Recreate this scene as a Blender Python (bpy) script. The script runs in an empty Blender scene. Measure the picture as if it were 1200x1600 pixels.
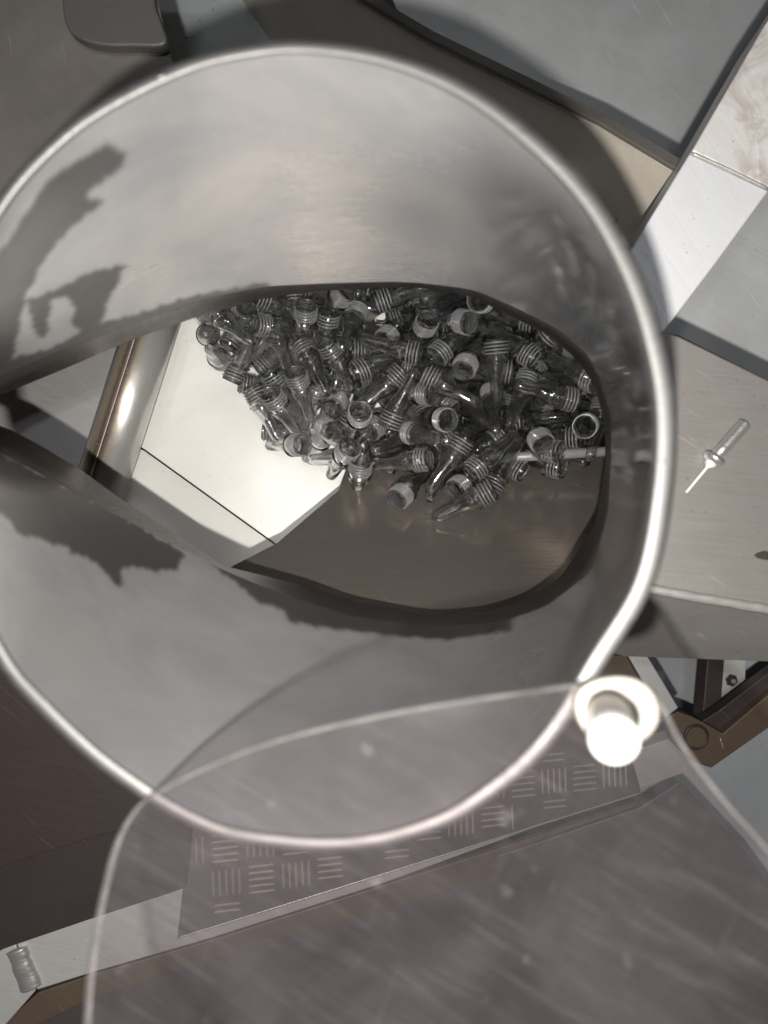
import bpy, bmesh, math, random
import numpy as np
from mathutils import Vector, Matrix, Quaternion, noise as mnoise
random.seed(5)
scene = bpy.context.scene
COL = scene.collection
H = 1.15                      # camera height above the floor (m)
F = 1200.0                    # focal length in photo pixels, used to measure the place

# ------------------------------------------------------------------ camera
cam = bpy.data.cameras.new('camera'); camo = bpy.data.objects.new('camera', cam); COL.objects.link(camo)
camo.location = (0, 0, H)     # looking straight down, image up = +Y
cam.sensor_fit = 'HORIZONTAL'; cam.sensor_width = 27.0; cam.lens = 27.0
cam.clip_start = 0.02; cam.clip_end = 50
cam.dof.use_dof = True; cam.dof.focus_distance = 0.77; cam.dof.aperture_fstop = 5.0
scene.camera = camo
# ------------------------------------------------------------------ light
w = bpy.data.worlds.new("World"); scene.world = w; w.use_nodes = True
w.node_tree.nodes['Background'].inputs[0].default_value = (0.86, 0.93, 1.0, 1)
w.node_tree.nodes['Background'].inputs[1].default_value = 0.010
def lamp(name, typ, loc, energy, color, **k):
    l = bpy.data.lights.new(name, typ); l.energy = energy; l.color = color
    for a, b in k.items(): setattr(l, a, b)
    o = bpy.data.objects.new(name, l); COL.objects.link(o); o.location = loc
    return o
# the phone's own flash beside the lens, and two ceiling lamps of the hall high behind the viewer
lamp('phone_flash', 'POINT', (-0.022, -0.075, H + 0.06), 23.0, (1.0, 0.97, 0.92), shadow_soft_size=0.006)
for x, y in ((0.22, 0.42), (-0.38, 0.30)):
    lamp('ceiling_lamp', 'AREA', (x, y, H + 1.9), 4.2, (0.95, 0.97, 1.0), shape='RECTANGLE', size=0.18, size_y=0.04)
vs_ = scene.view_settings
vs_.view_transform = 'Standard'; vs_.look = 'None'; vs_.exposure = 0.50; vs_.gamma = 1.0
scene.render.engine = 'CYCLES'
cy = scene.cycles
cy.max_bounces = 40; cy.transmission_bounces = 36; cy.glossy_bounces = 6; cy.diffuse_bounces = 4; cy.transparent_max_bounces = 48
cy.sample_clamp_indirect = 3.0; cy.sample_clamp_direct = 0.0; cy.blur_glossy = 0.3
cy.use_denoising = True

# ------------------------------------------------------------------ helpers
def P(px, py, d): return Vector(((px-600)/F*d, (800-py)/F*d, H-d))
def plane3(a, b, c):
    A, B, C = P(*a), P(*b), P(*c); n = (B-A).cross(C-A).normalized()
    if n.z < 0: n = -n
    return A, n
def level(d): return Vector((0, 0, H-d)), Vector((0, 0, 1))
def Q(px, py, pl):
    A, n = pl; o = Vector((0, 0, H)); r = Vector(((px-600)/F, (800-py)/F, -1))
    return o + r*((A-o).dot(n)/r.dot(n))
def link(name, me, mat, parent=None, smooth=False):
    if mat is not None and not me.materials: me.materials.append(mat)
    o = bpy.data.objects.new(name, me); COL.objects.link(o); o.parent = parent
    if smooth: me.polygons.foreach_set('use_smooth', [True]*len(me.polygons))
    return o
def mesh(name, v, f, mat, parent=None, smooth=False):
    me = bpy.data.meshes.new(name); me.from_pydata([tuple(p) for p in v], [], f)
    bm = bmesh.new(); bm.from_mesh(me); bmesh.ops.recalc_face_normals(bm, faces=bm.faces); bm.to_mesh(me); bm.free()
    return link(name, me, mat, parent, smooth)
def tag(o, label=None, cat=None, group=None, kind=None):
    if label: o['label'] = label
    if cat: o['category'] = cat
    if group: o['group'] = group
    if kind: o['kind'] = kind
    return o
def thing(name, label, cat, loc=(0, 0, 0), group=None):
    o = bpy.data.objects.new(name, None); COL.objects.link(o); o.empty_display_size = .02
    return tag(o, label, cat, group)
def slab(name, pts, pl, t, mat, parent=None, bevel=0.0012, seg=2, down=None):
    """a plate: outline lies in plane pl, thickness t behind it"""
    top = [Q(x, y, pl) for x, y in pts]; nrm = down if down is not None else -pl[1]
    n = len(top); v = top + [p + nrm*t for p in top]
    f = [tuple(range(n)), tuple(range(2*n-1, n-1, -1))] + [(i, (i+1) % n, n+(i+1) % n, n+i) for i in range(n)]
    me = bpy.data.meshes.new(name); me.from_pydata([tuple(p) for p in v], [], f)
    bm = bmesh.new(); bm.from_mesh(me); bmesh.ops.recalc_face_normals(bm, faces=bm.faces)
    if bevel:
        es = [e for e in bm.edges if len(e.link_faces) == 2 and e.calc_face_angle(0) > .35]
        bmesh.ops.bevel(bm, geom=es, offset=bevel, segments=seg, affect='EDGES', profile=.5, clamp_overlap=True)
    bm.to_mesh(me); bm.free()
    return link(name, me, mat, parent)
def frame_of(a, b):
    z = (b-a).normalized(); x = z.orthogonal().normalized(); return x, z.cross(x), z
def lathe(name, a, b, prof, mat, parent=None, n=32, smooth=True, cap=True):
    """profile (radius, 0..1 along a->b)"""
    x, y, z = frame_of(a, b); L = (b-a).length; v = []; f = []
    for r, t in prof:
        for k in range(n):
            q = 2*math.pi*k/n; v.append(a + z*(t*L) + x*(r*math.cos(q)) + y*(r*math.sin(q)))
    m = len(prof)
    for i in range(m-1):
        for k in range(n): f.append((i*n+k, i*n+(k+1) % n, (i+1)*n+(k+1) % n, (i+1)*n+k))
    if cap: f.append(tuple(range(n))); f.append(tuple(range((m-1)*n, m*n)))
    o = mesh(name, v, f, mat, parent)
    me = o.data; sm = [len(p.vertices) == 4 and smooth for p in me.polygons]; me.polygons.foreach_set('use_smooth', sm)
    return o
def weld(name, pts, rad, mat, parent=None, step=.0035):
    """a lumpy weld bead laid along pts"""
    path = []
    for a, b in zip(pts[:-1], pts[1:]):
        n = max(2, int((b-a).length/step)); path += [a.lerp(b, i/n) for i in range(n)]
    path.append(pts[-1]); v = []; f = []; m = 9
    for i, p in enumerate(path):
        d = (path[min(i+1, len(path)-1)]-path[max(i-1, 0)]).normalized(); s = d.cross(Vector((0, 0, 1))).normalized()
        r = rad; 
        if i in (0, len(path)-1): r *= .35
        jit = s*random.uniform(-.12, .12)*rad
        for k in range(m):
            q = 2*math.pi*k/m; rk = r*(.95+.22*mnoise.noise((p+s*(rad*math.cos(q)))*(.8/rad))+.07*mnoise.noise((p+s*(rad*math.cos(q)))*(5.3/rad))); v.append(p + jit*.0 + s*(rk*math.cos(q)) + Vector((0, 0, 1))*(rk*.5*math.sin(q)))
    for i in range(len(path)-1):
        for k in range(m): f.append((i*m+k, i*m+(k+1) % m, (i+1)*m+(k+1) % m, (i+1)*m+k))
    f.append(tuple(range(m))); f.append(tuple(range((len(path)-1)*m, len(path)*m)))
    return mesh(name, v, f, mat, parent, True)

# ------------------------------------------------------------------ materials
class NT:
    def __init__(s, name):
        s.m = bpy.data.materials.new(name); s.m.use_nodes = True; s.t = s.m.node_tree; s.n = s.t.nodes
        s.b = s.n['Principled BSDF']; s.out = s.n['Material Output']
    def add(s, typ, **k):
        n = s.n.new(typ)
        for a, b in k.items():
            if a in n.inputs: n.inputs[a].default_value = b
            else: setattr(n, a, b)
        return n
    def l(s, a, b): s.t.links.new(a, b)
    def pos(s, scale=(1, 1, 1), rot=0.0):
        g = s.add('ShaderNodeNewGeometry'); m = s.add('ShaderNodeMapping'); m.inputs['Scale'].default_value = scale
        src = g.outputs['Position']
        if rot:
            q = s.add('ShaderNodeMapping'); q.inputs['Rotation'].default_value = (0, 0, rot); s.l(src, q.inputs['Vector']); src = q.outputs[0]
        s.l(src, m.inputs['Vector']); return m.outputs[0]
    def noise(s, vec, scale, detail=4, rough=.55, dist=0):
        n = s.add('ShaderNodeTexNoise'); n.inputs['Scale'].default_value = scale; n.inputs['Detail'].default_value = detail
        n.inputs['Roughness'].default_value = rough; n.inputs['Distortion'].default_value = dist; s.l(vec, n.inputs['Vector']); return n.outputs['Fac']
    def ramp(s, fac, stops, interp='LINEAR'):
        r = s.add('ShaderNodeValToRGB'); r.color_ramp.interpolation = interp; e = r.color_ramp.elements
        for i, (p, c) in enumerate(stops):
            c = (c, c, c, 1) if not hasattr(c, '__len__') else (*c, 1)[:4]
            if i < 2: e[i].position = p; e[i].color = c
            else: x = e.new(p); x.color = c
        s.l(fac, r.inputs[0]); return r.outputs[0]
    def mix(s, fac, a, b, mode='MIX'):
        m = s.add('ShaderNodeMix', data_type='RGBA', blend_type=mode)
        if hasattr(fac, 'is_linked'): s.l(fac, m.inputs[0])
        else: m.inputs[0].default_value = fac
        for x, i in ((a, 6), (b, 7)):
            if hasattr(x, 'is_linked'): s.l(x, m.inputs[i])
            else: m.inputs[i].default_value = (*x, 1)[:4]
        return m.outputs[2]
    def math(s, op, a, b=0.0, clamp=False):
        m = s.add('ShaderNodeMath', operation=op, use_clamp=clamp)
        for x, i in ((a, 0), (b, 1)):
            if hasattr(x, 'is_linked'): s.l(x, m.inputs[i])
            else: m.inputs[i].default_value = x
        return m.outputs[0]
    def bump(s, h, strength, dist=.001):
        b = s.add('ShaderNodeBump'); b.inputs['Strength'].default_value = strength; b.inputs['Distance'].default_value = dist
        s.l(h, b.inputs['Height']); s.l(b.outputs[0], s.b.inputs['Normal']); return b

def steel(name, base, rough=.4, metal=.8, rot=0.0, grain=.25, spots=.3, warm=(.75, .6, .45), stain=0.0, scale=1.0):
    """worn brushed sheet steel: grain along one direction, cloudy handling marks, scratches and small specks"""
    t = NT(name); b = t.b
    cloud = t.noise(t.pos(), 9*scale, 5, .6, .6); fine = t.noise(t.pos((18, 520, 90), rot), 1.0, 3, .6)
    dirt = t.ramp(t.noise(t.pos(), 38*scale, 6, .65, .3), [(.35, 0), (.72, 1)])
    c = t.mix(t.math('MULTIPLY', t.ramp(cloud, [(.3, 0), (.7, 1)]), spots), base, tuple(x*.55 for x in base))
    c = t.mix(t.math('MULTIPLY', dirt, spots*.6), c, tuple(x*.7*y for x, y in zip(base, (1, .95, .88))))
    scr = t.ramp(t.noise(t.pos((5, 210, 30), rot+.5), 2.0, 2, .5), [(.70, 0), (.735, 1)])
    c = t.mix(t.math('MULTIPLY', scr, .35), c, tuple(min(1, x*1.5+.06) for x in base))
    speck = t.ramp(t.noise(t.pos(), 420, 1, .4), [(.745, 0), (.78, 1)])
    c = t.mix(t.math('MULTIPLY', speck, .6), c, (.08, .07, .06))
    if stain:
        st = t.ramp(t.noise(t.pos(), 22*scale, 8, .7, 1.0), [(.48, 0), (.70, 1)])
        c = t.mix(t.math('MULTIPLY', st, stain), c, warm)
    t.l(c, b.inputs['Base Color'])
    b.inputs['Metallic'].default_value = metal
    r = t.math('ADD', t.math('MULTIPLY', fine, .22), t.math('ADD', t.math('MULTIPLY', cloud, .18), rough-.2), True)
    t.l(r, b.inputs['Roughness'])
    t.bump(t.math('ADD', fine, t.math('MULTIPLY', scr, -.5)), grain, .0006)
    return t.m

M = {}
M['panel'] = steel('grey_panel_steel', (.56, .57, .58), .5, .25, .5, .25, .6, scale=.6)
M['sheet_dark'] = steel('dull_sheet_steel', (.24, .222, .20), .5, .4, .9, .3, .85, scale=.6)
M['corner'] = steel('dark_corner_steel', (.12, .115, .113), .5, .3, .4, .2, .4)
M['strip'] = steel('strip_steel', (.84, .77, .66), .42, .25, -.45, .15, .3)
M['beam'] = steel('beam_steel', (.84, .85, .87), .38, .3, 1.0, .15, .2)
M['beam_stain'] = steel('beam_steel_heat_stained', (.84, .82, .80), .42, .3, 1.0, .2, .3, (.34, .25, .21), .75)
M['table'] = steel('table_steel', (.29, .272, .256), .45, .45, .1, .3, .4)
M['flange'] = steel('flange_steel', (.33, .31, .29), .5, .5, .1, .25, .45)
M['bead'] = steel('weld_bead_metal', (.50, .49, .47), .42, .6, 0, .5, .3)
M['slope'] = steel('slope_steel', (.36, .315, .28), .16, .80, .08, .12, .3)
M['hopper'] = steel('hopper_steel', (.42, .40, .385), .42, .6, 0, .3, .5)
M['leftplate'] = steel('side_plate_steel', (.46, .44, .43), .42, .5, .4, .25, .3)
M['brown'] = steel('dark_brown_plate', (.055, .040, .036), .5, .1, .2, .2, .5)
M['brownish'] = steel('brown_frame_paint', (.13, .095, .065), .5, .1, .6, .2, .45)
M['lightbar'] = steel('light_bar_metal', (.60, .61, .59), .5, .3, 1.0, .2, .25)
M['tread'] = steel('tread_plate_metal', (.22, .20, .182), .42, .6, .1, .2, .35)
M['profile'] = steel('profile_metal', (.56, .55, .53), .5, .35, .3, .2, .3)
M['bolt'] = steel('bolt_steel', (.85, .83, .80), .35, .2, 0, .1, .1)
M['rim'] = steel('cut_rim_steel', (.19, .187, .183), .55, .95, 0, .2, .12)
M['lowshade'] = steel('lower_floor_shade', (.11, .095, .095), .5, .1, .3, .3, .5)
M['rivet'] = steel('rivet_metal', (.78, .76, .73), .27, .8, 0, .3, .3)
M['lug'] = steel('lug_metal', (.34, .31, .27), .45, .3, 0, .3, .3)
M['collar'] = steel('collar_shade_steel', (.095, .082, .078), .45, .4, 0, .2, .3)  # near black, standing in for the shade below the wall
M['grime'] = steel('grimy_sheet', (.055, .042, .040), .5, .1, .4, .2, .5)
M['tread_bar'] = steel('tread_bar_highlight_metal', (.62, .58, .54), .36, .45, 0, .2, .4)  # paler than the plate, the bars' highlights put into their colour
M['rodgrey'] = steel('grey_rod_paint', (.22, .225, .23), .45, .15, 0, .1, .3)
M['black'] = steel('black_void_steel', (.02, .018, .017), .6, .1, 0, .1, .3)

def tube_mat():
    t = NT('tube_inner_steel'); b = t.b
    uv = t.add('ShaderNodeUVMap'); mp = t.add('ShaderNodeMapping'); t.l(uv.outputs[0], mp.inputs[0]); mp.inputs['Scale'].default_value = (7, 260, 1)
    fine = t.noise(mp.outputs[0], 1.0, 4, .6)
    mp2 = t.add('ShaderNodeMapping'); t.l(uv.outputs[0], mp2.inputs[0]); mp2.inputs['Scale'].default_value = (11, 34, 1)
    wavy = t.noise(mp2.outputs[0], 1.0, 2, .5)
    cloud = t.noise(t.pos(), 11, 5, .6, .5)
    at = t.add('ShaderNodeAttribute'); at.attribute_name = 'veil'
    base = t.mix(t.ramp(cloud, [(.3, 0), (.72, 1)]), (.68, .66, .65), (.46, .475, .50))
    speck = t.ramp(t.noise(t.pos(), 300, 1, .4), [(.76, 0), (.79, 1)])
    base = t.mix(t.math('MULTIPLY', speck, .5), base, (.8, .8, .8))
    c = t.mix(t.math('MULTIPLY', at.outputs['Fac'], t.ramp(cloud, [(.2, 1.0), (.8, .85)])), base, (.058, .050, .048))  # mask mixes the painted dark reflections into the wall colour
    t.l(c, b.inputs['Base Color']); po = t.add('ShaderNodeAttribute'); po.attribute_name = 'polish'
    t.l(t.math('ADD', t.math('MULTIPLY', po.outputs['Fac'], .16), .66), b.inputs['Metallic'])
    r = t.math('ADD', t.math('MULTIPLY', cloud, .16), t.math('ADD', t.math('MULTIPLY', fine, .10), .19), True)
    r = t.math('MULTIPLY', r, t.math('SUBTRACT', 1.0, t.math('MULTIPLY', po.outputs['Fac'], .86)))
    t.l(r, b.inputs['Roughness'])
    bp = t.bump(t.math('ADD', t.math('MULTIPLY', fine, .25), wavy), .16, .0012)
    t.l(t.math('SUBTRACT', .15, t.math('MULTIPLY', po.outputs['Fac'], .115)), bp.inputs['Strength'])
    return t.m
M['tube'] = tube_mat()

def white_belt():
    t = NT('white_belt_plastic'); b = t.b
    c = t.mix(t.ramp(t.noise(t.pos(), 14, 5, .6), [(.35, 0), (.7, 1)]), (.70, .69, .65), (.63, .62, .58))
    sp = t.ramp(t.noise(t.pos(), 240, 1, .4), [(.74, 0), (.77, 1)])
    c = t.mix(t.math('MULTIPLY', sp, .5), c, (.35, .33, .30)); t.l(c, b.inputs['Base Color'])
    b.inputs['Roughness'].default_value = .42
    t.bump(t.noise(t.pos(), 700, 2), .05, .0005); return t.m
M['belt'] = white_belt()

def roller_mat():
    t = NT('roller_heat_tinted_steel'); b = t.b
    uv = t.add('ShaderNodeUVMap'); sx = t.add('ShaderNodeSeparateXYZ'); t.l(uv.outputs[0], sx.inputs[0])
    wob = t.noise(t.pos(), 60, 4, .6)
    u = t.math('ADD', sx.outputs[0], t.math('MULTIPLY', t.math('SUBTRACT', wob, .5), .02))
    c = t.ramp(u, [(0, (.46, .45, .43)), (.385, (.50, .47, .42)), (.43, (.46, .37, .26)), (.458, (.20, .145, .12)), (.474, (.36, .27, .22)), (.488, (.17, .125, .11)),
                   (.508, (.33, .25, .21)), (.526, (.55, .47, .37)), (.565, (.60, .58, .55)), (1, (.5, .49, .48))])
    sp = t.ramp(t.noise(t.pos(), 330, 2, .5), [(.66, 0), (.70, 1)])
    c = t.mix(t.math('MULTIPLY', sp, .35), c, (.85, .84, .8)); t.l(c, b.inputs['Base Color'])
    b.inputs['Metallic'].default_value = .65
    r = t.math('ADD', t.math('MULTIPLY', wob, .2), .24); t.l(r, b.inputs['Roughness'])
    t.bump(wob, .12, .001); return t.m
M['roller'] = roller_mat()

def clear_plastic(name, haze, glass):
    """thin walled clear plastic: mostly refracting, with see-through walls, bright skin and a trace of haze"""
    t = NT(name); b = t.b
    lw = t.add('ShaderNodeLayerWeight', Blend=.35)
    tr = t.add('ShaderNodeBsdfTransparent'); t.l(t.ramp(lw.outputs['Facing'], [(.3, .99), (1.0, .96)]), tr.inputs[0])
    gl = t.add('ShaderNodeBsdfGlossy'); gl.inputs['Roughness'].default_value = .12
    fr = t.add('ShaderNodeFresnel', IOR=1.6)
    m1 = t.add('ShaderNodeMixShader'); t.l(fr.outputs[0], m1.inputs[0]); t.l(tr.outputs[0], m1.inputs[1]); t.l(gl.outputs[0], m1.inputs[2])
    hz = t.add('ShaderNodeBsdfDiffuse'); hz.inputs[0].default_value = (.8, .8, .8, 1)
    m2 = t.add('ShaderNodeMixShader'); m2.inputs[0].default_value = haze; t.l(m1.outputs[0], m2.inputs[1]); t.l(hz.outputs[0], m2.inputs[2])
    b.inputs['Base Color'].default_value = (1, 1, 1, 1); b.inputs['Transmission Weight'].default_value = 1.0
    b.inputs['IOR'].default_value = 1.52; b.inputs['Specular IOR Level'].default_value = 1.0; b.inputs['Coat Weight'].default_value = .35; b.inputs['Coat Roughness'].default_value = .08; b.inputs['Roughness'].default_value = .07
    m3 = t.add('ShaderNodeMixShader'); m3.inputs[0].default_value = glass; t.l(m2.outputs[0], m3.inputs[1]); t.l(b.outputs[0], m3.inputs[2])
    t.l(m3.outputs[0], t.out.inputs['Surface'])
    return t.m
M['pet'] = clear_plastic('clear_preform_plastic', .018, .95)
M['thread'] = clear_plastic('clear_thread_plastic', .30, .60)

def lid_face():
    """scratched clear sheet: see-through, a little mirror, and a thin greyish film of scuffs"""
    t = NT('scuffed_clear_sheet'); n = t.n
    tr = t.add('ShaderNodeBsdfTransparent'); tr.inputs[0].default_value = (.86, .84, .845, 1)
    veil = t.add('ShaderNodeBsdfDiffuse'); veil.inputs[0].default_value = (.46, .425, .445, 1)
    gl = t.add('ShaderNodeBsdfGlossy'); gl.inputs['Roughness'].default_value = .12
    cloud = t.noise(t.pos(), 13, 5, .62, .8)
    sc1 = t.ramp(t.noise(t.pos((9, 130, 20), .5), 1.6, 3, .6, .5), [(.56, 0), (.74, 1)])
    sc2 = t.ramp(t.noise(t.pos((8, 150, 20), 1.9), 1.6, 2, .5, .4), [(.66, 0), (.74, 1)])
    blot = t.ramp(t.noise(t.pos(), 70, 2, .5), [(.70, 0), (.78, 1)])
    f = t.math('ADD', t.ramp(cloud, [(.3, .010), (.75, .032)]), t.math('MULTIPLY', t.math('ADD', sc1, t.math('MULTIPLY', sc2, .3)), .024))
    fine1 = t.ramp(t.noise(t.pos((14, 620, 60), .55), 1.6, 2, .5), [(.665, 0), (.70, 1)]); fine2 = t.ramp(t.noise(t.pos((16, 560, 60), -.8), 1.6, 2, .5), [(.68, 0), (.71, 1)])
    f = t.math('ADD', f, t.math('MULTIPLY', t.math('ADD', fine1, t.math('MULTIPLY', fine2, .35)), .04))
    f = t.math('ADD', f, t.math('MULTIPLY', blot, .07), True)
    m1 = t.add('ShaderNodeMixShader'); t.l(f, m1.inputs[0]); t.l(tr.outputs[0], m1.inputs[1]); t.l(veil.outputs[0], m1.inputs[2])
    fr = t.add('ShaderNodeFresnel', IOR=1.35)
    m2 = t.add('ShaderNodeMixShader'); t.l(fr.outputs[0], m2.inputs[0]); t.l(m1.outputs[0], m2.inputs[1]); t.l(gl.outputs[0], m2.inputs[2])
    t.l(m2.outputs[0], t.out.inputs['Surface']); return t.m
def lid_edge():
    t = NT('frosted_sheet_edge')
    d = t.add('ShaderNodeBsdfDiffuse'); tl = t.add('ShaderNodeBsdfTranslucent'); tr = t.add('ShaderNodeBsdfTransparent')
    n = t.ramp(t.noise(t.pos(), 90, 4, .7), [(.3, .25), (.7, .8)])
    c = t.mix(n, (.08, .075, .07), (.55, .54, .52)); t.l(c, d.inputs[0]); t.l(c, tl.inputs[0])
    a = t.add('ShaderNodeMixShader'); a.inputs[0].default_value = .4; t.l(d.outputs[0], a.inputs[1]); t.l(tl.outputs[0], a.inputs[2])
    b = t.add('ShaderNodeMixShader'); b.inputs[0].default_value = .35; t.l(a.outputs[0], b.inputs[1]); t.l(tr.outputs[0], b.inputs[2])
    t.l(b.outputs[0], t.out.inputs['Surface']); return t.m
M['lid'] = lid_face(); M['lid_edge'] = lid_edge()

def floor_mat():
    t = NT('painted_concrete'); b = t.b
    c = t.mix(t.ramp(t.noise(t.pos(), 8, 6, .65, .5), [(.3, 0), (.7, 1)]), (.50, .53, .54), (.40, .43, .45))
    sp = t.ramp(t.noise(t.pos(), 130, 3, .6, .5), [(.66, 0), (.70, 1)])
    big = t.ramp(t.noise(t.pos(), 9, 3, .6), [(.42, 0), (.62, 1)])
    c = t.mix(t.math('MULTIPLY', sp, big), c, (.09, .09, .09)); t.l(c, b.inputs['Base Color'])
    b.inputs['Roughness'].default_value = .55; t.bump(t.noise(t.pos(), 60, 5), .2, .002); return t.m
M['floor'] = floor_mat()

# ------------------------------------------------------------------ floor
tag(mesh('floor', [(-6, -6, 0), (6, -6, 0), (6, 6, 0), (-6, 6, 0)], [(0, 1, 2, 3)], M['floor']), kind='structure')

# ------------------------------------------------------------------ the tube
RIM = [(470, 62), (373, 72), (300, 90), (200, 135), (100, 198), (0, 302), (-62, 430), (-92, 600), (-90, 760), (-62, 910), (0, 1042), (60, 1110), (100, 1150), (150, 1195),
       (215, 1242), (232, 1254), (284, 1284), (349, 1312), (440, 1327), (518, 1331), (602, 1322), (700, 1292), (765, 1253), (830, 1203), (888, 1136), (947, 1039),
       (1020, 920), (1050, 780), (1057, 650), (1040, 540), (1000, 420), (930, 300), (830, 200), (720, 125), (600, 80)]
CX, CY = 490.0, 695.0
def smooth_closed(pts, n=6):
    out = []; N = len(pts)
    for i in range(N):
        p0, p1, p2, p3 = (np.array(pts[(i+k-1) % N], float) for k in range(4))
        for j in range(n):
            t = j/n; out.append(tuple(.5*(2*p1+(p2-p0)*t+(2*p0-5*p1+4*p2-p3)*t*t+(3*p1-p0-3*p2+p3)*t**3)))
    return out
rim_px = smooth_closed(RIM)
WALL_END = [(-90, 668), (0, 706), (90, 755), (179, 804), (354, 893), (450, 932), (550, 965), (675, 979), (775, 973), (850, 950), (925, 893), (950, 800), (955, 713), (955, 650),
            (938, 592), (917, 553), (872, 514), (800, 478), (740, 452), (650, 441), (600, 440), (500, 443), (417, 447), (312, 468), (208, 503), (104, 543), (0, 588), (-90, 630)]
COLLAR = [(-92, 640), (0, 662), (60, 694), (125, 733), (185, 777), (350, 884), (475, 915), (550, 940), (675, 961), (760, 955), (820, 938), (875, 903), (930, 820), (946, 720), (945, 660),
          (928, 600), (900, 560), (850, 519), (786, 489), (735, 462), (650, 449), (600, 449), (500, 455), (417, 465), (312, 494), (208, 530), (104, 575), (0, 618)]
def ray_curve(pts, c, angs):
    """radius of closed outline pts about c along each angle, lightly smoothed"""
    p = np.array(pts, float) - c; a = np.unwrap(np.arctan2(p[:, 1], p[:, 0]))
    if a[-1] < a[0]: a, p = -a, p; sgn = -1
    else: sgn = 1
    out = []
    n = len(p)
    for q in angs:
        d = np.array((math.cos(q), math.sin(q))); best = 0
        for i in range(n):
            s, e = p[i], p[(i+1) % n]-p[i]
            den = d[0]*e[1]-d[1]*e[0]
            if abs(den) < 1e-9: continue
            t = (s[0]*e[1]-s[1]*e[0])/den; u = (s[0]*d[1]-s[1]*d[0])/den
            if t > 0 and -1e-6 <= u <= 1+1e-6: best = max(best, t)
        out.append(best)
    out = np.array(out); k = 5; s = out.copy()
    for j in range(1, k+1): s += np.roll(out, j)+np.roll(out, -j)
    s /= 2*k+1
    # keep the pointed left tip sharp
    return s
NT_, NV = 720, 96
HC = np.array((470., 700.))
# parametrise all rings by the angle about the hole centre
A_ = np.linspace(0, 2*math.pi, NT_, endpoint=False)
def blend_ring(pts, stretch):
    # pair rim and hole points by an angle in a space squashed so that the narrow hole spreads evenly
    q = [((x-HC[0])/stretch[0], (y-HC[1])/stretch[1]) for x, y in pts]
    r = ray_curve(q, (0, 0), A_)
    return [(HC[0]+stretch[0]*R*math.cos(a), HC[1]+stretch[1]*R*math.sin(a)) for R, a in zip(r, A_)]
rim_o = blend_ring(rim_px, (590, 640)); end_o = blend_ring(WALL_END, (540, 270)); col_o = blend_ring(COLLAR, (540, 260))
RPL = plane3((490, 695, .325), (1060, 695, .312), (490, 1325, .3185))
def d_end(px, py): return .585 - .07*max(0, (300-px)/390)**1.3 - .03*max(0, (px-700)/250)**1.5
rim3 = [Q(x, y, RPL) for x, y in rim_o]; rc = sum(rim3, Vector())/NT_
end3 = [P(x, y, d_end(x, y)) for x, y in end_o]
col3 = [P(x, y, d_end(x, y)+.050) for x, y in col_o]
TH = .0062
def inward(ring, i, d):
    a, b = ring[i-2], ring[(i+2) % len(ring)]; tng = (b-a).normalized(); nn = RPL[1].cross(tng).normalized()
    if nn.dot(rc-ring[i]) < 0: nn = -nn
    return ring[i] + nn*d
rim_in = [inward(rim3, i, TH + .0022*max(0, (rim_o[i][0]-600)/450)) for i in range(NT_)]
tube = thing('steel_inspection_tube', 'wide round stainless steel tube opening onto a heap of clear plastic tubes', 'tube')
# dark reflections painted into the colour of the inside wall (outlines measured on the wall)
DARK_REFL = [[(165, 225), (200, 240), (190, 260), (132, 305), (165, 315), (125, 345), (75, 395), (40, 465), (20, 560), (-90, 600), (-90, 430), (0, 395), (30, 350), (75, 280), (120, 250)],
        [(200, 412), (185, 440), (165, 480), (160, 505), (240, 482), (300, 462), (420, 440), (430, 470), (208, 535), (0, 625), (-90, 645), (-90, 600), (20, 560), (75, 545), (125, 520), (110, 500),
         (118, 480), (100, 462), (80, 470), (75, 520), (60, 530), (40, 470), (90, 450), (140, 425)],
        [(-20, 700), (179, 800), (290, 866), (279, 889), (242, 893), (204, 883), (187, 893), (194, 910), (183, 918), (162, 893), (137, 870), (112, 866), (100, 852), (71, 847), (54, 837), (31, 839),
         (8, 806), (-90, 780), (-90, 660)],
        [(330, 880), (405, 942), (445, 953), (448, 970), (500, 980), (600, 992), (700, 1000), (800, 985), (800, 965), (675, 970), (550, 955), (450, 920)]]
def inside(x, y, reg):
    r = False; n = len(reg); j = n-1
    for i in range(n):
        x1, y1 = reg[i]; x2, y2 = reg[j]
        if (y1 > y) != (y2 > y) and x < (x2-x1)*(y-y1)/(y2-y1)+x1: r = not r
        j = i
    return r
v = []; f = []; veil = []; uvs = []; pol = []
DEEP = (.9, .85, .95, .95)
for j in range(NV+1):
    t = j/NV
    for i in range(NT_):
        p = rim_in[i].lerp(end3[i], t); bul = math.sin(math.pi*t)*.006
        p = p + Vector((p.x-rc.x, p.y-rc.y, 0)).normalized()*bul
        v.append(p); uvs.append((i/NT_*6.28, t))
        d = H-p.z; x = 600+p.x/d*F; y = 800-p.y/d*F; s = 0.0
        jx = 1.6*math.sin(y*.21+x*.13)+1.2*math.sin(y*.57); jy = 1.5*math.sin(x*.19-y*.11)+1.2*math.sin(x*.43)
        for k, reg in enumerate(DARK_REFL):
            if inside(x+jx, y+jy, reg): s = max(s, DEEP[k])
        veil.append(s)
        g = min(1, max(0, (x-620)/260)) * min(1, max(0, (t+.1)/.4)) * min(1, max(.35, (1000-y)/220)); g2 = .45*max(0, 1-math.hypot((x-640)/420, (y-330)/220)); g = max(g, g2); pol.append(g*g*(3-2*g))
for j in range(NV):
    for i in range(NT_): f.append((j*NT_+i, j*NT_+(i+1) % NT_, (j+1)*NT_+(i+1) % NT_, (j+1)*NT_+i))
FV = np.array(veil).reshape(NV+1, NT_)
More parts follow.
